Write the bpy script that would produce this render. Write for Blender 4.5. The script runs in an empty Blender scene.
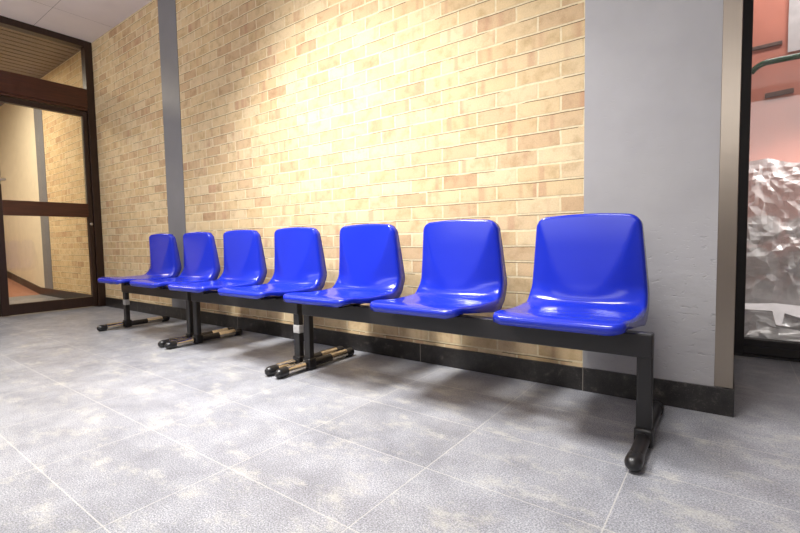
import bpy, bmesh, math, random
from mathutils import Vector, Matrix, noise

random.seed(7)
sc = bpy.context.scene
COL = sc.collection

# ------------------------------------------------------------------ helpers
def obj(name, bm, m, parent=None, smooth=False, loc=None, rot=None):
    me = bpy.data.meshes.new(name)
    bmesh.ops.recalc_face_normals(bm, faces=bm.faces)
    bm.to_mesh(me); bm.free()
    if m: me.materials.append(m)
    if smooth:
        for p in me.polygons: p.use_smooth = True
    o = bpy.data.objects.new(name, me)
    COL.objects.link(o)
    if parent: o.parent = parent
    if loc: o.location = loc
    if rot: o.rotation_euler = rot
    return o

def empty(name, loc=(0, 0, 0)):
    o = bpy.data.objects.new(name, None)
    COL.objects.link(o); o.location = loc
    o.empty_display_size = .1
    return o

def tag(o, label=None, cat=None, group=None, kind=None):
    if label: o['label'] = label
    if cat: o['category'] = cat
    if group: o['group'] = group
    if kind: o['kind'] = kind
    return o

def bx(bm, x0, x1, y0, y1, z0, z1, bev=0.0, seg=2):
    r = bmesh.ops.create_cube(bm, size=1)
    vs = r['verts']
    for v in vs:
        v.co = Vector(((x0 + x1) / 2 + v.co.x * (x1 - x0), (y0 + y1) / 2 + v.co.y * (y1 - y0), (z0 + z1) / 2 + v.co.z * (z1 - z0)))
    if bev > 0:
        es = set()
        for v in vs: es.update(v.link_edges)
        bmesh.ops.bevel(bm, geom=list(es), offset=bev, segments=seg, affect='EDGES', profile=.5)

def box(name, m, d, parent=None, bev=0.0, smooth=False):
    bm = bmesh.new(); bx(bm, *d, bev=bev)
    return obj(name, bm, m, parent, smooth)

def lathe(bm, prof, axis_pt, axis='y', n=24):
    """prof: list of (pos along axis, radius); closes at r==0"""
    rings = []
    for p, r in prof:
        ring = []
        if r <= 1e-6:
            c = Vector(axis_pt); i = 'xyz'.index(axis); c[i] += p
            ring = [bm.verts.new(c)]
        else:
            for k in range(n):
                a = 2 * math.pi * k / n
                c = Vector(axis_pt)
                if axis == 'y': c += Vector((r * math.cos(a), p, r * math.sin(a)))
                elif axis == 'x': c += Vector((p, r * math.cos(a), r * math.sin(a)))
                else: c += Vector((r * math.cos(a), r * math.sin(a), p))
                ring.append(bm.verts.new(c))
        rings.append(ring)
    for A, B in zip(rings, rings[1:]):
        for k in range(n):
            k2 = (k + 1) % n
            if len(A) == 1 and len(B) == 1: continue
            if len(A) == 1: bm.faces.new((A[0], B[k], B[k2]))
            elif len(B) == 1: bm.faces.new((A[k], B[0], A[k2]))
            else: bm.faces.new((A[k], B[k], B[k2], A[k2]))
    for R_ in (rings[0], rings[-1]):
        if len(R_) > 1: bm.faces.new(R_)

def smooth_by_angle(o, ang=40):
    me = o.data
    for p in me.polygons: p.use_smooth = True
    me.set_sharp_from_angle(angle=math.radians(ang))

# ------------------------------------------------------------------ materials
def srgb(r, g, b):
    f = lambda c: (c / 255) / 12.92 if c / 255 <= .04045 else (((c / 255) + .055) / 1.055) ** 2.4
    return (f(r), f(g), f(b), 1)

class NT:
    def __init__(s, name):
        s.m = bpy.data.materials.new(name); s.m.use_nodes = True
        s.n = s.m.node_tree.nodes; s.l = s.m.node_tree.links
        s.b = s.n['Principled BSDF']
    def add(s, t, **kw):
        nd = s.n.new(t)
        for k, v in kw.items(): setattr(nd, k, v)
        return nd
    def link(s, a, b): s.l.new(a, b)
    def pos(s): return s.add('ShaderNodeNewGeometry').outputs['Position']
    def mapping(s, vec, scale=(1, 1, 1), loc=(0, 0, 0), rot=(0, 0, 0)):
        mp = s.add('ShaderNodeMapping'); mp.inputs['Scale'].default_value = scale
        mp.inputs['Location'].default_value = loc; mp.inputs['Rotation'].default_value = rot
        s.link(vec, mp.inputs['Vector']); return mp.outputs['Vector']
    def noise(s, vec, scale, detail=4, rough=.5):
        nd = s.add('ShaderNodeTexNoise'); nd.inputs['Scale'].default_value = scale
        nd.inputs['Detail'].default_value = detail; nd.inputs['Roughness'].default_value = rough
        s.link(vec, nd.inputs['Vector']); return nd.outputs['Fac']
    def ramp(s, fac, stops, interp='LINEAR'):
        nd = s.add('ShaderNodeValToRGB'); r = nd.color_ramp; r.interpolation = interp
        while len(r.elements) < len(stops): r.elements.new(.5)
        for e, (p, c) in zip(r.elements, stops): e.position = p; e.color = c
        s.link(fac, nd.inputs['Fac']); return nd.outputs['Color']
    def mix(s, a, b, fac, mode='MIX'):
        nd = s.add('ShaderNodeMix', data_type='RGBA', blend_type=mode)
        for v, i in ((fac, 0), (a, 6), (b, 7)):
            if hasattr(v, 'is_linked') or hasattr(v, 'links'): s.link(v, nd.inputs[i])
            else: nd.inputs[i].default_value = v
        return nd.outputs[2]
    def math(s, op, a, b=None):
        nd = s.add('ShaderNodeMath', operation=op)
        for i, v in enumerate((a, b)):
            if v is None: continue
            if isinstance(v, (int, float)): nd.inputs[i].default_value = v
            else: s.link(v, nd.inputs[i])
        return nd.outputs[0]
    def bump(s, h, strength=.3, dist=.005, prev=None):
        nd = s.add('ShaderNodeBump'); nd.inputs['Strength'].default_value = strength
        nd.inputs['Distance'].default_value = dist
        s.link(h, nd.inputs['Height'])
        if prev is not None: s.link(prev, nd.inputs['Normal'])
        return nd.outputs['Normal']
    def set(s, **kw):
        for k, v in kw.items():
            i = s.b.inputs[k.replace('_', ' ')]
            if hasattr(v, 'links'): s.link(v, i)
            else: i.default_value = v
        return s.m

def plain(name, col, rough=.5, metal=0, spec=.5, nscale=40, namt=.06, bump=.05):
    """flat colour with a little procedural unevenness"""
    t = NT(name); p = t.pos()
    f = t.noise(p, nscale, 3)
    d = tuple(c * (1 - namt * 2) for c in col[:3]) + (1,)
    l = tuple(min(1, c * (1 + namt * 2)) for c in col[:3]) + (1,)
    t.set(Base_Color=t.ramp(f, [(.3, d), (.7, l)]), Roughness=rough, Metallic=metal)
    t.b.inputs['Specular IOR Level'].default_value = spec
    if bump: t.set(Normal=t.bump(f, bump, .002))
    return t.m

def brick_mat():
    t = NT('brick_masonry'); p = t.pos()
    sep = t.add('ShaderNodeSeparateXYZ'); t.link(p, sep.inputs[0])
    # slight wobble so the courses are not ruler straight
    cmb = t.add('ShaderNodeCombineXYZ')
    wob = t.math('MULTIPLY', t.math('SUBTRACT', t.noise(p, 9, 2), .5), .012)
    t.link(t.math('ADD', t.math('ADD', sep.outputs[0], 20.605), wob), cmb.inputs[0])
    t.link(t.math('ADD', t.math('SUBTRACT', sep.outputs[2], .122), t.math('MULTIPLY', wob, .5)), cmb.inputs[1])
    v = cmb.outputs[0]
    br = t.add('ShaderNodeTexBrick'); br.offset = .5; br.offset_frequency = 2; br.squash = 1
    t.link(v, br.inputs['Vector'])
    br.inputs['Scale'].default_value = 1
    br.inputs['Color1'].default_value = (0, 0, 0, 1); br.inputs['Color2'].default_value = (1, 1, 1, 1)
    br.inputs['Mortar'].default_value = (.5, .5, .5, 1)
    br.inputs['Mortar Size'].default_value = .0052; br.inputs['Mortar Smooth'].default_value = .25
    br.inputs['Brick Width'].default_value = .2; br.inputs['Row Height'].default_value = .0729
    rnd = t.ramp(br.outputs['Color'], [(0, srgb(217, 194, 155)), (.3, srgb(211, 186, 145)), (.5, srgb(206, 179, 138)),
             (.66, srgb(218, 197, 160)), (.82, srgb(205, 178, 141)), (.96, srgb(198, 168, 132)), (1, srgb(190, 158, 124))])
    # soft blotches, plus vertical kiln bands inside single bricks
    bl = t.ramp(t.noise(p, 14, 5, .6), [(.28, (.76, .70, .64, 1)), (.5, (1, 1, 1, 1)), (.68, (1.07, 1.06, 1.04, 1))])
    c = t.mix(rnd, bl, 1.0, 'MULTIPLY')
    vb = t.add('ShaderNodeCombineXYZ')
    t.link(sep.outputs[0], vb.inputs[0])
    row = t.math('FLOOR', t.math('DIVIDE', t.math('SUBTRACT', sep.outputs[2], .122), .0729))
    t.link(t.math('MULTIPLY', row, 7.31), vb.inputs[1])
    band = t.ramp(t.noise(vb.outputs[0], 15, 1), [(.60, (0, 0, 0, 1)), (.70, (1, 1, 1, 1))])
    c = t.mix(c, srgb(184, 138, 112), t.math('MULTIPLY', band, .5))
    fine = t.ramp(t.noise(p, 160, 3), [(.3, (.92, .91, .90, 1)), (.7, (1.04, 1.04, 1.04, 1))])
    c = t.mix(c, fine, 1.0, 'MULTIPLY')
    mort = t.ramp(t.noise(p, 60, 3), [(.3, srgb(214, 196, 158)), (.7, srgb(230, 214, 178))])
    col = t.mix(c, mort, br.outputs['Fac'])
    # weather-struck joint: the recess is deepest right under each brick
    h = t.math('SUBTRACT', t.math('MULTIPLY', t.noise(p, 90, 4), .25), br.outputs['Fac'])
    # narrow shadow line under each brick, painted into the colour and sunk in the bump
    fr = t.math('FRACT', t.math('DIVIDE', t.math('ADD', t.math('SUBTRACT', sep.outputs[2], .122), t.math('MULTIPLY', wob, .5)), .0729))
    shadow_mask = t.math('GREATER_THAN', t.noise(t.mapping(p, scale=(1, 1, 9)), 2.6, 2), .47)
    joint_shadow = t.math('MULTIPLY', t.math('COMPARE', fr, .028), 1.0)
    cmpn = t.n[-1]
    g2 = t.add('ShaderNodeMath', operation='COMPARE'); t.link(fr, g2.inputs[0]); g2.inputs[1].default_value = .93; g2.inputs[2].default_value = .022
    joint_shadow = t.math('MULTIPLY', g2.outputs[0], shadow_mask)
    col = t.mix(col, srgb(84, 64, 40), t.math('MULTIPLY', joint_shadow, .9))
    h = t.math('SUBTRACT', h, t.math('MULTIPLY', joint_shadow, .6))
    t.set(Base_Color=col, Roughness=.85, Normal=t.bump(h, .55, .006))
    t.b.inputs['Specular IOR Level'].default_value = .2
    return t.m

def floor_mat():
    t = NT('stone_floor_tiles'); p = t.pos()
    v = t.mapping(p, loc=(20.222 + .485 - .485, 20.28 - .0, 0))
    mp = t.n[-1]
    mp.inputs['Location'].default_value = (.22 + .485 * 60, .285 + .333 * 60, 0)
    br = t.add('ShaderNodeTexBrick'); br.offset = 0; br.offset_frequency = 2; br.squash = 1
    t.link(v, br.inputs['Vector']); br.inputs['Scale'].default_value = 1
    br.inputs['Color1'].default_value = (.0, .0, .0, 1); br.inputs['Color2'].default_value = (1, 1, 1, 1)
    br.inputs['Mortar'].default_value = (.5, .5, .5, 1)
    br.inputs['Mortar Size'].default_value = .0018; br.inputs['Mortar Smooth'].default_value = .2
    br.inputs['Brick Width'].default_value = .485; br.inputs['Row Height'].default_value = .333
    base = t.ramp(br.outputs['Color'], [(0, srgb(139, 140, 144)), (.5, srgb(148, 149, 153)), (1, srgb(143, 144, 148))])
    blot = t.ramp(t.noise(p, 6, 6, .62), [(.32, (.74, .74, .76, 1)), (.7, (1.16, 1.16, 1.16, 1))])
    c = t.mix(base, blot, 1.0, 'MULTIPLY')
    # hammered flecks
    fl = t.ramp(t.noise(t.mapping(p, scale=(1, 1.3, 1)), 210, 3, .75), [(.36, (.42, .42, .45, 1)), (.5, (.95, .95, .96, 1)), (.64, (1.6, 1.6, 1.62, 1))])
    c = t.mix(c, fl, 1.0, 'MULTIPLY')
    # pale yellowish wear streaks
    w1 = t.noise(t.mapping(p, scale=(1, 1.7, 1), rot=(0, 0, .5)), 5.5, 9, .78)
    wear = t.ramp(w1, [(.52, (0, 0, 0, 1)), (.70, (1, 1, 1, 1))])
    c = t.mix(c, srgb(200, 196, 182), t.math('MULTIPLY', wear, .55))
    c = t.mix(c, srgb(204, 200, 190), t.math('MULTIPLY', br.outputs['Fac'], .42))
    rgh = t.ramp(t.noise(p, 18, 5, .6), [(.3, (.30, .30, .30, 1)), (.7, (.46, .46, .46, 1))])
    h = t.math('SUBTRACT', t.math('MULTIPLY', t.noise(p, 120, 3), .5), br.outputs['Fac'])
    t.set(Base_Color=c, Roughness=rgh, Normal=t.bump(h, .08, .003))
    t.b.inputs['Specular IOR Level'].default_value = .5
    return t.m

def granite_mat():
    t = NT('dark_granite'); p = t.pos()
    c = t.ramp(t.noise(p, 26, 6, .7), [(.35, srgb(20, 18, 18)), (.58, srgb(38, 35, 34)), (.74, srgb(88, 82, 77))])
    sp = t.ramp(t.noise(p, 240, 2), [(.62, (0, 0, 0, 1)), (.72, (1, 1, 1, 1))])
    c = t.mix(c, srgb(104, 98, 92), t.math('MULTIPLY', sp, .5))
    sep = t.add('ShaderNodeSeparateXYZ'); t.link(p, sep.inputs[0])
    fr = t.math('FRACT', t.math('DIVIDE', t.math('ADD', sep.outputs[0], 85.504), .85))
    g = t.math('LESS_THAN', fr, .0045)
    c = t.mix(c, srgb(120, 114, 106), g)
    return t.set(Base_Color=c, Roughness=.32)

def pier_mat(name, col):
    """painted concrete: smooth above, pitted near the floor"""
    t = NT(name); p = t.pos()
    sep = t.add('ShaderNodeSeparateXYZ'); t.link(p, sep.inputs[0])
    mr = t.add('ShaderNodeMapRange'); t.link(sep.outputs[2], mr.inputs[0])
    mr.inputs[1].default_value = .75; mr.inputs[2].default_value = .35; mr.inputs[3].default_value = .06; mr.inputs[4].default_value = 1
    pit = t.ramp(t.noise(t.mapping(p, scale=(1, 1, 2.2)), 34, 4, .55), [(.30, (0, 0, 0, 1)), (.40, (1, 1, 1, 1))])
    lump = t.noise(t.mapping(p, scale=(1, 1, 1.6)), 16, 3)
    h = t.math('MULTIPLY', t.math('ADD', pit, t.math('MULTIPLY', lump, .8)), mr.outputs[0])
    d = tuple(c * .9 for c in col[:3]) + (1,)
    c = t.ramp(t.noise(p, 5, 4), [(.3, d), (.7, col)])
    return t.set(Base_Color=c, Roughness=.5, Normal=t.bump(h, .45, .008))

def steel_mat():
    t = NT('brushed_steel'); p = t.pos()
    f = t.noise(t.mapping(p, scale=(90, 90, .6)), 5, 2)
    big = t.noise(p, 5, 3)
    c = t.ramp(f, [(.1, srgb(149, 140, 129)), (.9, srgb(153, 143, 132))])
    return t.set(Base_Color=c, Metallic=1.0, Roughness=t.ramp(f, [(.3, (.29, .29, .29, 1)), (.7, (.30, .30, .30, 1))]), Normal=t.bump(big, .12, .01))

def wood_mat(name, a, b, rough=.35):
    t = NT(name); p = t.pos()
    f = t.noise(t.mapping(p, scale=(30, 30, 1.5)), 3, 6, .6)
    return t.set(Base_Color=t.ramp(f, [(.3, a), (.7, b)]), Roughness=rough, Normal=t.bump(f, .08, .002))

def wood_h_mat(name, a, b, rough=.35):
    t = NT(name); p = t.pos()
    f = t.noise(t.mapping(p, scale=(30, 1.5, 30)), 3, 6, .6)
    return t.set(Base_Color=t.ramp(f, [(.3, a), (.7, b)]), Roughness=rough, Normal=t.bump(f, .08, .002))

def glass_mat(name, tint=(1, 1, 1, 1), refl=.06, rough=.02):
    """thin architectural pane: mostly see-through, mirror-like at grazing angles"""
    t = NT(name); t.n.remove(t.b)
    out = t.n['Material Output']
    tr = t.add('ShaderNodeBsdfTransparent'); tr.inputs[0].default_value = tint
    gl = t.add('ShaderNodeBsdfGlossy'); gl.inputs['Roughness'].default_value = rough
    fr = t.add('ShaderNodeFresnel'); fr.inputs[0].default_value = 1.45
    nz = t.noise(t.pos(), 1.5, 2)
    bp = t.bump(nz, .02, .01); t.link(bp, gl.inputs['Normal'])
    mx = t.add('ShaderNodeMixShader')
    t.link(t.math('ADD', t.math('MULTIPLY', fr.outputs[0], .8), refl * .3), mx.inputs[0])
    t.link(tr.outputs[0], mx.inputs[1]); t.link(gl.outputs[0], mx.inputs[2])
    t.link(mx.outputs[0], out.inputs['Surface'])
    return t.m

def film_mat(name, col, alpha=.5):
    t = NT(name); p = t.pos()
    f = t.noise(p, 30, 3)
    d = tuple(c * .85 for c in col[:3]) + (1,)
    t.set(Base_Color=t.ramp(f, [(.3, d), (.7, col)]), Roughness=.22, Alpha=alpha)
    t.b.inputs['Subsurface Weight'].default_value = 0
    return t.m

def ceiling_mat():
    t = NT('ceiling_panels'); p = t.pos()
    br = t.add('ShaderNodeTexBrick'); br.offset = 0; br.squash = 1
    v = t.mapping(p, loc=(4.985 + 1.2 * 30, .495 + .6 * 60, 0)); t.link(v, br.inputs['Vector'])
    br.inputs['Scale'].default_value = 1
    w = srgb(238, 230, 228)
    br.inputs['Color1'].default_value = w; br.inputs['Color2'].default_value = srgb(234, 226, 225)
    br.inputs['Mortar'].default_value = srgb(150, 142, 140)
    br.inputs['Mortar Size'].default_value = .0022; br.inputs['Mortar Smooth'].default_value = .3
    br.inputs['Brick Width'].default_value = 1.2; br.inputs['Row Height'].default_value = .6
    sm = t.ramp(t.noise(p, 2.5, 3), [(.35, (.93, .93, .93, 1)), (.65, (1, 1, 1, 1))])
    return t.set(Base_Color=t.mix(br.outputs['Color'], sm, 1.0, 'MULTIPLY'), Roughness=.8)

def slat_mat():
    t = NT('slatted_ceiling'); p = t.pos()
    sep = t.add('ShaderNodeSeparateXYZ'); t.link(p, sep.inputs[0])
    f = t.noise(t.mapping(p, scale=(40, 2, 1)), 3, 4)
    c = t.ramp(f, [(.3, srgb(112, 94, 68)), (.7, srgb(140, 120, 88))])
    return t.set(Base_Color=c, Roughness=.5)

M = dict(
    brick=brick_mat(), floor=floor_mat(), granite=granite_mat(),
    pier=pier_mat('grey_painted_pier', srgb(165, 163, 164)),
    strip=pier_mat('grey_painted_strip', srgb(126, 126, 130)),
    steel=steel_mat(), ceiling=ceiling_mat(), slat=slat_mat(),
    slat_gap=plain('slat_gap_black', srgb(30, 25, 20), .9),
    white=plain('white_plaster', srgb(226, 214, 190), .8, nscale=8, namt=.02),
    roomwhite=plain('room_plaster', srgb(205, 202, 200), .8, nscale=8, namt=.02),
    ramp=plain('red_ramp_covering', srgb(172, 122, 100), .6, nscale=60),
    frame=wood_mat('dark_brown_frame', srgb(34, 20, 14), srgb(52, 30, 20), .38),
    rail=wood_h_mat('red_brown_rail', srgb(58, 30, 19), srgb(82, 43, 27), .3),
    black_frame=wood_mat('black_window_frame', srgb(16, 11, 11), srgb(26, 19, 18), .5),
    gasket=plain('pale_gasket', srgb(170, 158, 128), .6),
    glass=glass_mat('clear_glass'), 
    blue=None,
    black=plain('black_metal', srgb(24, 22, 23), .36, nscale=90, namt=.05),
    rubber=plain('black_rubber', srgb(26, 25, 26), .3, nscale=60),
    chrome=plain('chrome_sleeve', srgb(214, 206, 192), .16, 1.0, nscale=30, namt=.03),
    tape=plain('grey_tape', srgb(168, 166, 164), .45, nscale=80, namt=.04),
    silver=plain('satin_silver', srgb(200, 196, 188), .3, .9, nscale=60),
    pink=plain('pink_board', srgb(200, 126, 106), .75, nscale=6, namt=.05),
    paper=plain('white_paper', srgb(206, 202, 202), .6, nscale=14, namt=.06),
    green=plain('green_edge', srgb(24, 84, 36), .25, nscale=40),
    dark=plain('dark_bar', srgb(92, 70, 60), .5),
    film=film_mat('clear_plastic_film', (.88, .87, .86, 1), .80),
    bag=film_mat('milky_plastic_bag', (.90, .88, .86, 1), .92),
    clear=film_mat('clear_plastic_wall', (.85, .82, .78, 1), .13),
    deep=plain('compartment_lining', srgb(176, 150, 138), .8, nscale=10),
)
def blue_mat():
    t = NT('blue_plastic'); p = t.pos()
    f = t.noise(p, 3, 2)
    t.set(Base_Color=t.ramp(f, [(.3, (.008, .023, .41, 1)), (.7, (.010, .028, .46, 1))]), Roughness=.17,
          Normal=t.bump(t.noise(p, 260, 2), .03, .001))
    t.b.inputs['Specular IOR Level'].default_value = .5
    return t.m
M['blue'] = blue_mat()

# ------------------------------------------------------------------ the setting
CZ = 2.83; DX = -5.58; RY = 1.07
S = 'structure'
fl = box('floor', M['floor'], (-7.72, 2.2, -4.6, 2.1, -.12, 0)); tag(fl, kind=S)
rp_bm = bmesh.new()
vs = [rp_bm.verts.new(c) for c in ((-7.72, -2.6, 0), (-7.72, .0, 0), (-12.5, .0, .55), (-12.5, -2.6, .55), (-7.72, -2.6, -.12), (-7.72, .0, -.12), (-12.5, .0, -.12), (-12.5, -2.6, -.12))]
for f in ((0, 1, 2, 3), (4, 7, 6, 5), (0, 4, 5, 1), (1, 5, 6, 2), (2, 6, 7, 3), (3, 7, 4, 0)): rp_bm.faces.new([vs[i] for i in f])
tag(obj('floor', rp_bm, M['ramp']), 'red covered ramp rising beyond the brown glass door', kind=S)

tag(box('ceiling', M['ceiling'], (DX + .05, 2.2, -4.6, 2.1, CZ, CZ + .1)), kind=S)
# slatted ceiling beyond the door
bm = bmesh.new()
x = DX - .06
while x > -9.2:
    bx(bm, x - .100, x, -2.6, 0, CZ, CZ + .03)
    x -= .122
o = obj('ceiling', bm, M['slat']); tag(o, 'brown slatted ceiling beyond the door', kind=S)
box('ceiling_backing', M['slat_gap'], (-12.5, DX - .05, -2.6, 0, CZ + .03, CZ + .1), o)

# brick wall, in one plane from beyond the door to the grey pier on the right
bk = box('wall_back', M['brick'], (-7.22, -.505, 0, .2, 0, CZ)); tag(bk, kind=S)
tag(box('trim_1', M['strip'], (-4.07, -3.775, -.004, .1, 0, CZ)), 'narrow grey painted strip set in the brick wall', kind=S)
tag(box('trim_2', M['strip'], (-7.54, -7.22, -.004, .2, 0, CZ)), 'grey painted strip beyond the glass door', kind=S)
tag(box('wall_back', M['white'], (-12.5, -7.54, 0, .2, 0, CZ)), 'cream plaster wall beyond the door', kind=S)
tag(box('wall_right', M['pier'], (-.505, -.012, -.003, RY + .1, 0, CZ)), 'wide grey painted pier with pitted paint near the floor', kind=S)
st = bmesh.new()
bx(st, -.036, .021, -.006, .002, .104, CZ, .002); bx(st, .013, .021, -.004, RY - .02, .104, CZ)
tag(obj('trim_3', st, M['steel']), 'brushed steel corner guard on the edge of the grey pier', kind=S)
# skirting
tag(box('baseboard_back', M['granite'], (DX + .06, -.505, -.012, .004, 0, .1), bev=.0015), kind=S)
sk = bmesh.new()
bx(sk, -.504, .026, -.013, .002, 0, .102, .0015); bx(sk, .0135, .026, 0, RY - .03, 0, .102)
tag(obj('baseboard_right', sk, M['granite']), kind=S)
tag(box('baseboard_back', M['granite'], (-7.72, DX - .06, -.012, .004, 0, .1)), 'dark skirting beyond the glass door', kind=S)
sl = bmesh.new()
q = [(-7.72, 0), (-12.5, .55)]
vv = []
for y in (-.012, .002):
    for (a, b) in ((-7.72, 0), (-12.5, .55), (-12.5, .65), (-7.72, .1)): vv.append(sl.verts.new((a, y, b)))
for f in ((0, 1, 2, 3), (7, 6, 5, 4), (0, 4, 5, 1), (1, 5, 6, 2), (2, 6, 7, 3), (3, 7, 4, 0)): sl.faces.new([vv[i] for i in f])
tag(obj('baseboard_back', sl, M['granite']), 'dark skirting sloping up along the ramp', kind=S)

# rest of the room, behind and beside the camera
tag(box('wall_left', M['roomwhite'], (DX - .1, DX + .05, -4.6, -1.84, 0, CZ)), kind=S)
tag(box('wall_front', M['roomwhite'], (DX - .1, 2.3, -4.7, -4.6, 0, CZ)), kind=S)
tag(box('wall_right', M['roomwhite'], (2.2, 2.3, -4.6, 2.1, 0, CZ)), kind=S)
tag(box('wall_left', M['white'], (-12.6, -12.5, -2.7, .1, 0, CZ)), 'plaster end wall of the corridor', kind=S)
tag(box('wall_front', M['white'], (-12.5, DX - .1, -2.7, -2.6, 0, CZ)), 'plaster side wall of the corridor', kind=S)

# ---- brown glazed door
d1 = empty('door_1', (DX, 0, 0)); tag(d1, 'dark brown framed glass double door at the left', 'door', kind=S)
def dpart(name, m, y0, y1, z0, z1, x0=-.05, x1=.05, parent=d1, bev=.003):
    bm = bmesh.new(); bx(bm, x0, x1, y0, y1, z0, z1, bev=bev)
    return obj(name, bm, m, parent)
bm = bmesh.new()
bx(bm, -.05, .05, -.072, -.001, 0, CZ, .003); bx(bm, -.05, .05, -1.84, -1.76, 0, CZ, .003)
bx(bm, -.05, .05, -1.76, -.072, 2.765, CZ, .003)
obj('door_frame', bm, M['frame'], d1)
bm = bmesh.new(); bx(bm, -.055, .055, -1.76, -.072, 2.125, 2.325, .004); bx(bm, -.045, .045, -1.76, -.072, 2.098, 2.125, .002)
obj('transom_bar', bm, M['rail'], d1)
dpart('transom_glass', M['glass'], -1.76, -.072, 2.325, 2.765, -.004, .004, bev=0)
for s, (ya, yb) in enumerate(((-.88, -.074), (-1.758, -.884))):
    bm = bmesh.new()
    bx(bm, -.028, .03, ya, ya + .062, .008, 2.094, .004)
    bx(bm, -.028, .03, yb - .042, yb, .008, 2.094, .004)
    bx(bm, -.026, .028, ya + .06, yb - .04, 2.040, 2.092, .003)
    bx(bm, -.026, .028, ya + .06, yb - .04, .010, .115, .003)
    lf = obj('door_leaf', bm, M['frame'], d1)
    bm = bmesh.new(); bx(bm, -.03, .034, ya + .06, yb - .04, .972, 1.116, .004)
    obj('lock_rail', bm, M['rail'], lf)
    for z0, z1 in ((.115, .972), (1.116, 2.040)):
        bm = bmesh.new(); bx(bm, -.004, .004, ya + .06, yb - .04, z0, z1)
        obj('glass_pane', bm, M['glass'], lf)
    bm = bmesh.new(); bx(bm, .004, .012, yb - .052, yb - .0415, 1.118, 2.038)
    obj('glazing_bead', bm, M['gasket'], lf)
    yh = ya + .012 if s == 0 else yb - .03
    bm = bmesh.new()
    bx(bm, .03, .042, yh - .012, yh + .046, 1.262, 1.348, .003)
    bx(bm, .040, .085, yh + .012, yh + .032, 1.292, 1.318, .004)
    sg = -1 if s == 0 else 1
    bx(bm, .068, .088, min(yh + .022, yh + .022 + sg * .10), max(yh + .022, yh + .022 + sg * .10), 1.293, 1.317, .004)
    smooth_by_angle(obj('door_handle', bm, M['silver'], lf))
    if s == 0:
        bm = bmesh.new(); lathe(bm, [(.03, .014), (.036, .014), (.038, .010), (.038, 0)], (0, -.093, .90), 'x', 20)
        obj('door_lock', bm, M['silver'], lf)

# ---- black framed window on the right, with the compartment behind it
w1 = empty('window_1', (0, RY, 0)); tag(w1, 'black framed glass front beside the grey pier', 'window', kind=S)
bm = bmesh.new()
bx(bm, -.012, .075, -.03, .04, 0.012, 2.5, .003)
bx(bm, .072, 1.62, -.028, .038, .015, .098, .004)
bx(bm, 1.62, 1.70, -.03, .04, .012, 2.5, .003)
bx(bm, .072, 1.62, -.028, .038, 2.42, 2.5, .003)
bx(bm, .072, 1.62, -.036, -.024, .055, .062, .001)
obj('window_frame', bm, M['black_frame'], w1)
bm = bmesh.new(); bx(bm, .075, 1.62, -.003, .003, .098, 2.42)
obj('glass_pane', bm, M['glass'], w1)
bm = bmesh.new()
bx(bm, -.012, 1.70, -.03, .10, 2.50, CZ); bx(bm, 1.70, 2.2, -.03, .10, 0, CZ)
tag(obj('wall_back', bm, M['roomwhite']), 'plaster wall around the black framed glass front', kind=S)
tag(box('trim_4', M['granite'], (.0, 1.70, RY - .025, RY + .04, 0, .012)), 'threshold under the glass front', kind=S)
tag(box('wall_back', M['pink'], (-.3, 2.2, 1.72, 1.80, 0, CZ)), 'pink back board of the compartment behind the glass', kind=S)
tag(box('wall_left', M['deep'], (-.3, -.2, RY + .1, 1.72, 0, CZ)), 'side of the compartment behind the glass', kind=S)

# things behind the glass
def crumple(name, m, c, size, seed, amp, rough_n=3.2, nx=26, nz=26, tilt=(0, 0, 0), drop=0.0, facet=True, parent=None):
    """a crumpled sheet: grid with ridged noise, flat facets"""
    bm = bmesh.new()
    rng = random.Random(seed)
    off = Vector((rng.uniform(-50, 50), rng.uniform(-50, 50), rng.uniform(-50, 50)))
    R = Matrix.Rotation(tilt[2], 3, 'Z') @ Matrix.Rotation(tilt[1], 3, 'Y') @ Matrix.Rotation(tilt[0], 3, 'X')
    G = []
    for i in range(nx + 1):
        row = []
        for j in range(nz + 1):
            u = i / nx - .5; w = j / nz - .5
            p = Vector((u * size[0], 0, w * size[1]))
            q = Vector((p.x, 0, p.z)) * rough_n * 3 + off
            n1 = 1 - abs(noise.noise(q)) * 2
            n2 = 1 - abs(noise.noise(q * 2.3 + Vector((9, 3, 1)))) * 2
            n3 = noise.noise(q * 5.1)
            edge = min(1, 4 * min(.5 - abs(u), .5 - abs(w)) + .25)
            p.y = -(n1 * .6 + n2 * .3 + n3 * .14) * amp
            p.y -= size[2] * (1 - (2 * u) ** 2) * (1 - (2 * w) ** 2)
            p.x += noise.noise(q * .9 + Vector((4, 0, 0))) * amp * .9
            p.z += noise.noise(q * .9 + Vector((0, 7, 0))) * amp * .9
            row.append(bm.verts.new(R @ p))
        G.append(row)
    for i in range(nx):
        for j in range(nz):
            a, b, c2, d = G[i][j], G[i + 1][j], G[i + 1][j + 1], G[i][j + 1]
            if (i + j) % 2: bm.faces.new((a, b, c2)); bm.faces.new((a, c2, d))
            else: bm.faces.new((a, b, d)); bm.faces.new((b, c2, d))
    o = obj(name, bm, m, parent, smooth=not facet)
    o.location = c
    return o

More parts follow.
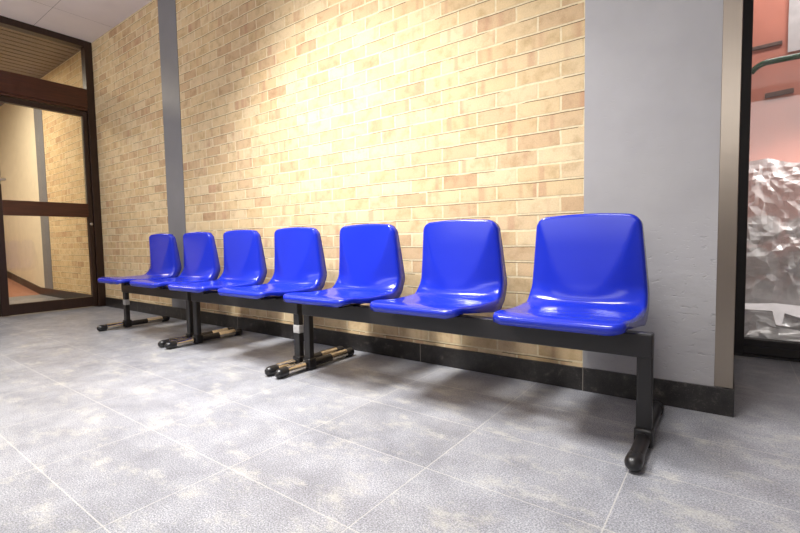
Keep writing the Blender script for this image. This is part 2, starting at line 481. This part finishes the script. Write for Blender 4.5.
def pil(name, m, c, r, seed, squash=.6, sub=3, rot=0):
    """a crumpled closed bag"""
    bm = bmesh.new()
    bmesh.ops.create_icosphere(bm, subdivisions=sub, radius=1)
    rng = random.Random(seed); off = Vector((rng.uniform(-50, 50), rng.uniform(-50, 50), 0))
    for v in bm.verts:
        n = v.co.normalized()
        q = n * 1.7 + off
        d = 1 + .22 * (1 - 2.4 * abs(noise.noise(q))) + .16 * (1 - 2.4 * abs(noise.noise(q * 2.3))) + .09 * noise.noise(q * 6)
        v.co = Vector((n.x * r[0] * d, n.y * r[1] * d, n.z * r[2] * d))
    bmesh.ops.rotate(bm, verts=bm.verts, cent=(0, 0, 0), matrix=Matrix.Rotation(rot, 3, 'Y'))
    for a in range(3):                       # keep each bag to its own size
        lo = min(v.co[a] for v in bm.verts); hi = max(v.co[a] for v in bm.verts)
        for v in bm.verts: v.co[a] = ((v.co[a] - lo) / (hi - lo) * 2 - 1) * r[a]
    o = obj(name, bm, m); o.location = c
    return o

g = 'crumpled plastic bags heaped behind the glass front'
BAGS = [
 ((.135, 1.50, .105), 11, .0, 'dull crumpled plastic bag at the bottom of the heap, by the black frame corner'),
 ((.375, 1.50, .105), 12, .2, 'dull crumpled plastic bag at the bottom of the heap, at the picture edge'),
 ((.140, 1.50, .300), 13, -.15, 'milky plastic bag second from the bottom of the heap, by the black frame'),
 ((.380, 1.50, .300), 14, .3, 'milky plastic bag second from the bottom of the heap, at the picture edge'),
 ((.130, 1.50, .495), 15, .1, 'milky plastic bag half way up the heap, by the black frame'),
 ((.370, 1.50, .495), 16, -.3, 'milky plastic bag half way up the heap, at the picture edge'),
 ((.140, 1.50, .690), 17, .25, 'bright crumpled plastic bag topping the heap, by the black frame'),
 ((.380, 1.50, .690), 18, .1, 'bright crumpled plastic bag topping the heap, at the picture edge'),
]
tag(pil('plastic_bag', M['bag'], (.25, 1.19, .082), (.17, .034, .068), 21), 'flattened dull plastic bag standing under the folded white card, closest to the glass', 'plastic bag', g)
for c, sd, rt, lb in BAGS:
    tag(pil('plastic_bag', M['bag'], c, (.112, .15, .094), sd, rot=0), lb, 'plastic bag', g)
tag(crumple('plastic_film', M['film'], (.68, 1.34, .56), (1.22, 1.04, .03), 5, .055, 2.1, 60, 48, (0, 0, 0)),
    'large see-through plastic film in front of the heaped bags behind the glass', 'plastic film')
# folded white card near the bottom right
cd = bmesh.new()
pts = [(-.04, .03), (.085, .03), (.098, -.06), (.122, -.066), (.138, .02), (.34, -.06), (.34, .04), (.20, .075), (.10, .085), (-.04, .07)]
A_ = [cd.verts.new((a, 0, b)) for a, b in pts]; B_ = [cd.verts.new((a, .02 + .1 * a, b + .012)) for a, b in pts]
cd.faces.new(A_); cd.faces.new(B_[::-1])
for i in range(len(pts)):
    j = (i + 1) % len(pts); cd.faces.new((A_[i], B_[i], B_[j], A_[j]))
tag(obj('folded_card', cd, M['paper'], loc=(.115, 1.195, .215), rot=(-.75, 0, 0)), 'folded white card lying low against the heap behind the glass', 'card')
# the clear bin wall with a green rim
bn = empty('clear_bin', (.13, 1.13, .0))
tag(bn, 'clear plastic bin with a green rounded rim standing behind the glass', 'bin')
X0, ZT, RC = -.066, 1.585, .085
path = []
for k in range(13):
    a = math.pi - k / 12 * math.pi / 2
    path.append((X0 + RC + RC * math.cos(a), ZT - RC + RC * math.sin(a)))
path += [(X0 + RC + .25, ZT + .002), (1.25, ZT + .004)]
rim = bmesh.new()
def ribbon(bm, path, y0, y1, th):
    n = len(path); L0 = []; 
    for i, (a, b) in enumerate(path):
        p0 = Vector(path[max(0, i - 1)]); p1 = Vector(path[min(n - 1, i + 1)])
        t = (p1 - p0).normalized(); nn = Vector((-t.y, t.x))
        o_ = Vector((a, b)) + nn * th / 2; i_ = Vector((a, b)) - nn * th / 2
        L0.append([bm.verts.new((o_.x, y0, o_.y)), bm.verts.new((o_.x, y1, o_.y)), bm.verts.new((i_.x, y1, i_.y)), bm.verts.new((i_.x, y0, i_.y))])
    for A, B in zip(L0, L0[1:]):
        for k in range(4): bm.faces.new((A[k], A[(k + 1) % 4], B[(k + 1) % 4], B[k]))
    bm.faces.new(L0[0]); bm.faces.new(L0[-1])
ribbon(rim, path[4:], -.008, .012, .026)
obj('rim', rim, M['green'], bn, True)
wl = bmesh.new()
poly = [(X0, .02)] + path + [(1.25, .02)]
wl.faces.new([wl.verts.new((a, .004, b)) for a, b in poly])
obj('bin_wall', wl, M['clear'], bn)
edge = bmesh.new()
ribbon(edge, [(X0, .02), (X0, .6), (X0, 1.2)] + path[:5], 0, .008, .012)
obj('bin_edge', edge, M['clear'], bn)
# bars on the pink board and the paper at the top
def bar(x0, z0, x1, z1, th, lb):
    bm = bmesh.new(); bx(bm, 0, math.hypot(x1 - x0, z1 - z0), -.012, 0, -th / 2, th / 2, .002)
    o = obj('slot_bar', bm, M['dark']); o.location = (x0, 1.719, z0); o.rotation_euler = (0, -math.atan2(z1 - z0, x1 - x0), 0)
    tag(o, lb, 'bar', 'dark bars on the pink board')
bar(.03, 1.852, .238, 1.859, .022, 'thin dark bar fixed to the pink board above the green rim')
bar(.162, 1.545, .30, 1.553, .030, 'thick dark bar fixed to the pink board below the green rim')
pp = crumple('paper_sheet', M['paper'], (.46, 1.708, 2.16), (.40, .74, 0), 44, .012, 1.2, 14, 18, facet=False)
tag(pp, 'white paper sheet hanging on the pink board at the top right', 'paper sheet')

# ------------------------------------------------------------------ benches
# profile of the moulded shell: (y, z) from the front lip to the top of the back
PROF = [(-.632, .416), (-.610, .4205), (-.56, .419), (-.50, .413), (-.43, .409), (-.37, .409), (-.32, .4105), (-.285, .4135), (-.2685, .4225),
        (-.2605, .440), (-.257, .48), (-.255, .54), (-.254, .60), (-.254, .66), (-.254, .71), (-.254, .747)]
def catmull(P, n):
    out = []
    for i in range(len(P) - 1):
        p0 = Vector(P[max(0, i - 1)]); p1 = Vector(P[i]); p2 = Vector(P[i + 1]); p3 = Vector(P[min(len(P) - 1, i + 2)])
        for k in range(n):
            t = k / n
            out.append(.5 * ((2 * p1) + (p2 - p0) * t + (2 * p0 - 5 * p1 + 4 * p2 - p3) * t * t + (3 * p1 - p0 - 3 * p2 + p3) * t ** 3))
    out.append(Vector(P[-1])); return out
DENSE = catmull(PROF, 12)
CUM = [0]
for a, b in zip(DENSE, DENSE[1:]): CUM.append(CUM[-1] + (b - a).length)
LEN = CUM[-1]
def prof_at(s):
    s = min(max(s, 0), LEN)
    lo, hi = 0, len(CUM) - 1
    while hi - lo > 1:
        m = (lo + hi) // 2
        if CUM[m] <= s: lo = m
        else: hi = m
    t = (s - CUM[lo]) / max(1e-9, CUM[hi] - CUM[lo])
    p = DENSE[lo].lerp(DENSE[hi], t)
    a = DENSE[max(0, lo - 3)]; b = DENSE[min(len(DENSE) - 1, hi + 3)]
    tg = (b - a).normalized()
    return p, Vector((-tg.y, tg.x))            # point, normal towards the sitter
S_BEND = CUM[8 * 12]                            # where the seat turns up into the back
def halfw(s):
    if s < S_BEND: 
        t = s / S_BEND
        return .206 + .010 * t
    t = (s - S_BEND) / (LEN - S_BEND)
    return .217 - .028 * t
RF, RT = .045, .040
def edge_w(s):
    w = halfw(s)
    if s < RF: w -= RF - math.sqrt(max(0, RF * RF - (RF - s) ** 2))
    if LEN - s < RT:
        d = LEN - s; w -= RT - math.sqrt(max(0, RT * RT - (RT - d) ** 2))
    return w
U_BOT = S_BEND + .032; U_H = LEN - U_BOT - .010; U_W = .178; U_D = .031
def shell_bm():
    bm = bmesh.new()
    ss = []
    for k in range(9): ss.append(RF * (1 - math.cos(k / 8 * math.pi / 2)))
    n = 44
    for k in range(1, n): ss.append(RF + (LEN - RF - RT) * k / n)
    for k in range(9): ss.append(LEN - RT * (1 - math.sin(k / 8 * math.pi / 2)))
    NT_ = 40
    rr = .010
    G = []
    for s in ss:
        p, nr = prof_at(s); w = edge_w(s); row = []
        for k in range(NT_ + 1):
            t = -1 + 2 * k / NT_
            t = math.copysign(1 - (1 - abs(t)) ** 1.25, t)
            u = t * w
            # distance to the rim of the shell
            d = min(w - abs(u), s, LEN - s) if s > 0 else 0
            # inside a corner use the arc
            for (sc_, R_) in ((s, RF), (LEN - s, RT)):
                hw = halfw(s)
                if sc_ < R_ and abs(u) > hw - R_:
                    d = max(0, R_ - math.hypot(R_ - sc_, abs(u) - (hw - R_)))
            drop = 0
            if d < rr: drop = rr - math.sqrt(max(0, rr * rr - (rr - d) ** 2))
            # the back is a convex shell with a flat tilted panel cut into it
            fb = min(1, max(0, (s - S_BEND + .03) / .10)); fb = fb * fb * (3 - 2 * fb)
            side = min(1.2, abs(u) / U_W) ** 2.3
            h = -U_D * max((s - U_BOT) / U_H, side) * fb if s > S_BEND - .03 else 0
            if s < S_BEND:
                f = math.sin(math.pi * min(1, s / S_BEND)) ** 2
                h -= .006 * f * (1 - (u / w) ** 2)
                # front lip waterfall
                h -= .012 * max(0, 1 - s / .09) ** 2
            q = p + nr * (h - drop)
            at = max(0, (s - S_BEND) / (LEN - S_BEND)) ** 3
            q.y += .011 * at * (1 - (u / .19) ** 2)
            row.append(bm.verts.new((u, q.x, q.y)))
        G.append(row)
    for A, B in zip(G, G[1:]):
        for k in range(NT_): bm.faces.new((A[k], A[k + 1], B[k + 1], B[k]))
    # skirt all round the rim, along the local minus normal
    loop = [(0, k) for k in range(NT_ + 1)] + [(i, NT_) for i in range(1, len(G))] + [(len(G) - 1, k) for k in range(NT_ - 1, -1, -1)] + [(i, 0) for i in range(len(G) - 2, 0, -1)]
    prev = None; first = None; rows = []
    for (i, k) in loop:
        v = G[i][k]; s = ss[i]; _, nr = prof_at(s)
        dep = .020 + .030 * (LEN - s) / (LEN - S_BEND) if s > S_BEND else .016 + .034 * (s / S_BEND) ** 3
        # deeper gusset where seat meets back
        dep *= 1.0
        dn = Vector((0, -nr.x, -nr.y))
        out = Vector((0, 0, 0))
        c1 = v.co + dn * dep
        rows.append((v, bm.verts.new(c1)))
    n = len(rows)
    for a in range(n):
        b = (a + 1) % n
        if (rows[a][0].co - rows[b][0].co).length < 1e-7: continue
        bm.faces.new((rows[a][0], rows[a][1], rows[b][1], rows[b][0]))
    bmesh.ops.remove_doubles(bm, verts=bm.verts, dist=1e-5)
    return bm
SHELL = shell_bm()
SHELL_ME = bpy.data.meshes.new('seat_shell')
bmesh.ops.recalc_face_normals(SHELL, faces=SHELL.faces); SHELL.to_mesh(SHELL_ME); SHELL.free()
for p_ in SHELL_ME.polygons: p_.use_smooth = True
SHELL_ME.set_sharp_from_angle(angle=math.radians(60))
SHELL_ME.materials.append(M['blue'])

BY = -.44
def bench(xs, xr, xl, label, chrome_r, chrome_l, tape_r, tape_l):
    root = empty('waiting_bench', ((xr + xl) / 2, BY, 0))
    tag(root, label, 'bench', 'blue seat benches along the brick wall')
    ox = (xr + xl) / 2
    def place(o): o.location = (-ox, -BY, 0); return o
    bm = bmesh.new(); bx(bm, xl - .022, xr + .022, BY - .024, BY + .024, .288, .364, .004)
    place(obj('beam', bm, M['black'], root))
    for x in xs:
        o = bpy.data.objects.new('seat_shell', SHELL_ME); COL.objects.link(o); o.parent = root
        o.location = (x - ox, -BY, 0)
        md = o.modifiers.new('thickness', 'SOLIDIFY'); md.thickness = .004; md.offset = -1
        for dx in (-.11, .11):
            bm = bmesh.new()
            bx(bm, x + dx - .016, x + dx + .016, -.56, -.33, .3635, .370, .001)
            for y in (-.545, -.345): lathe(bm, [(.369, .010), (.392, .010), (.397, .007)], (x + dx, y, 0), 'z', 12)
            bx(bm, x + dx - .019, x + dx + .019, BY - .028, BY + .028, .355, .3725, .001)
            place(obj('seat_bracket', bm, M['black'], root))
    for x, chrome, tape in ((xr, chrome_r, tape_r), (xl, chrome_l, tape_l)):
        bm = bmesh.new(); bx(bm, x - .0225, x + .0225, BY - .016, BY + .016, .012, .366, .005, 3)
        lg = place(obj('leg', bm, M['black'], root))
        bm = bmesh.new()
        lathe(bm, [(-.635, .0205), (-.125, .0205)], (x, 0, .0285), 'y', 28)
        bx(bm, x - .027, x + .027, BY - .026, BY + .026, .004, .062, .008, 3)
        f = obj('foot_bar', bm, M['black'], lg); smooth_by_angle(f)
        for s, y in ((-1, -.630), (1, -.130)):
            bm = bmesh.new()
            pr = [(-.035, .0225), (-.033, .0238), (.0, .0244)]
            for k in range(1, 9): pr.append((.03 * math.sin(k / 8 * math.pi / 2), .0245 * math.cos(k / 8 * math.pi / 2) if k < 8 else 0))
            lathe(bm, [(p * s, r) for p, r in pr], (x, y, .0248), 'y', 28)
            smooth_by_angle(obj('foot_cap', bm, M['rubber'], lg))
        if chrome:
            for y0, y1 in ((-.592, -.482), (-.290, -.168)):
                bm = bmesh.new(); lathe(bm, [(y0, .0222), (y1, .0222)], (x, 0, .0285), 'y', 28)
                o = obj('chrome_sleeve', bm, M['chrome'], lg); smooth_by_angle(o); tag(o, 'shiny chrome sleeve on the black foot bar')
        if tape:
            bm = bmesh.new(); bx(bm, x - .0240, x + .0240, BY - .0175, BY + .0175, .184, .230, .005, 3)
            tag(obj('tape_band', bm, M['tape'], lg), 'band of grey tape round the black leg')
    return root

C = [-.446, -.998, -1.553, -2.120, -2.683, -3.230, -3.787]
bench(C[0:3], -.207, -1.767, 'bench of three blue plastic seats on a black beam, nearest, beside the grey pier', False, True, False, False)
bench(C[3:5], -1.846, -2.862, 'middle bench of two blue plastic seats, between the three-seat bench and the far bench', True, True, True, False)
bench(C[5:7], -2.950, -3.930, 'far bench of two blue plastic seats, nearest the brown glass door', True, True, False, True)

# ------------------------------------------------------------------ lights
def area(name, loc, size, power, col, spread=180, rot=(0, 0, 0)):
    l = bpy.data.lights.new(name, 'AREA'); l.shape = 'RECTANGLE'; l.size, l.size_y = size
    l.energy = power; l.color = col; l.spread = math.radians(spread)
    o = bpy.data.objects.new(name, l); COL.objects.link(o); o.location = loc; o.rotation_euler = rot
    return o
WARM = (1, .985, .96)
area('lamp_main', (-1.95, -1.15, CZ - .02), (.7, .4), 55, WARM, 112)
area('lamp_right', (-.6, -1.4, CZ - .02), (.6, .6), 27, WARM, 118)
area('lamp_left', (-4.2, -1.4, CZ - .02), (.6, .6), 18, WARM, 118)
area('fill_room', (-2.4, -3.3, CZ - .02), (3.4, 1.0), 20, (1, .97, .95), 140)  # added fill for the whole room, not a known fixture
area('fill_front', (-1.2, -4.55, 2.15), (5.2, 1.0), 50, (1, .98, .96), 180, (math.radians(90), 0, 0))  # added light along wall_front for sheen on the seat backs; no windows built
area('lamp_corridor', (-7.2, -1.3, CZ - .03), (.8, .6), 80, (1, .88, .68), 180)
area('lamp_compartment', (.45, 1.22, CZ - .05), (.8, .2), 13, (1, .96, .93), 150, (math.radians(14), 0, 0))
def spot(name, loc, aim, e, ang, col=WARM, soft=.14):
    l = bpy.data.lights.new(name, 'SPOT'); l.energy = e; l.color = col; l.spot_size = math.radians(ang); l.spot_blend = 1.0; l.shadow_soft_size = soft
    o = bpy.data.objects.new(name, l); COL.objects.link(o); o.location = loc
    o.rotation_euler = (Vector(aim) - Vector(loc)).to_track_quat('-Z', 'Y').to_euler()
spot('lamp_wash', (-2.0, -1.6, CZ - .12), (-1.8, 0, .76), 265, 86)
spot('fill_bags', (.60, 1.18, 1.55), (.20, 1.42, .62), 60, 100, (1, .97, .95), .1)  # added spot, out of view, to brighten the bags and film
spot('fill_ceiling', (-4.4, -3.0, 1.9), (-4.9, -1.2, CZ), 70, 150, (1, .96, .94), .2)  # added upward spot, out of view, to lift the ceiling tone

w = bpy.data.worlds.new('World'); sc.world = w; w.use_nodes = True
w.node_tree.nodes['Background'].inputs[0].default_value = (1, .96, .92, 1)
w.node_tree.nodes['Background'].inputs[1].default_value = .25

# ------------------------------------------------------------------ camera
F, PITCH, ROLL, YAW, D, H = 446.65579, -.0592507, -.0175310, -.6360137, 2.0165637, .67
cy, sy = math.cos(YAW), math.sin(YAW)
fw = Vector((sy * math.cos(PITCH), cy * math.cos(PITCH), math.sin(PITCH)))
rt = Vector((cy, -sy, 0)); up = rt.cross(fw)
c_, s_ = math.cos(ROLL), math.sin(ROLL)
r2 = c_ * rt + s_ * up; u2 = -s_ * rt + c_ * up
cam = bpy.data.cameras.new('camera'); co = bpy.data.objects.new('camera', cam); COL.objects.link(co)
cam.sensor_fit = 'HORIZONTAL'; cam.sensor_width = 36; cam.lens = F / 800 * 36
cam.clip_start = .01
m = Matrix((r2, u2, -fw)).transposed().to_4x4(); m.translation = Vector((0, -D, H))
co.matrix_world = m
sc.camera = co

sc.view_settings.view_transform = 'Standard'
sc.view_settings.look = 'None'
sc.view_settings.exposure = 0
sc.cycles.use_denoising = True
sc.cycles.max_bounces = 8
sc.cycles.transparent_max_bounces = 12
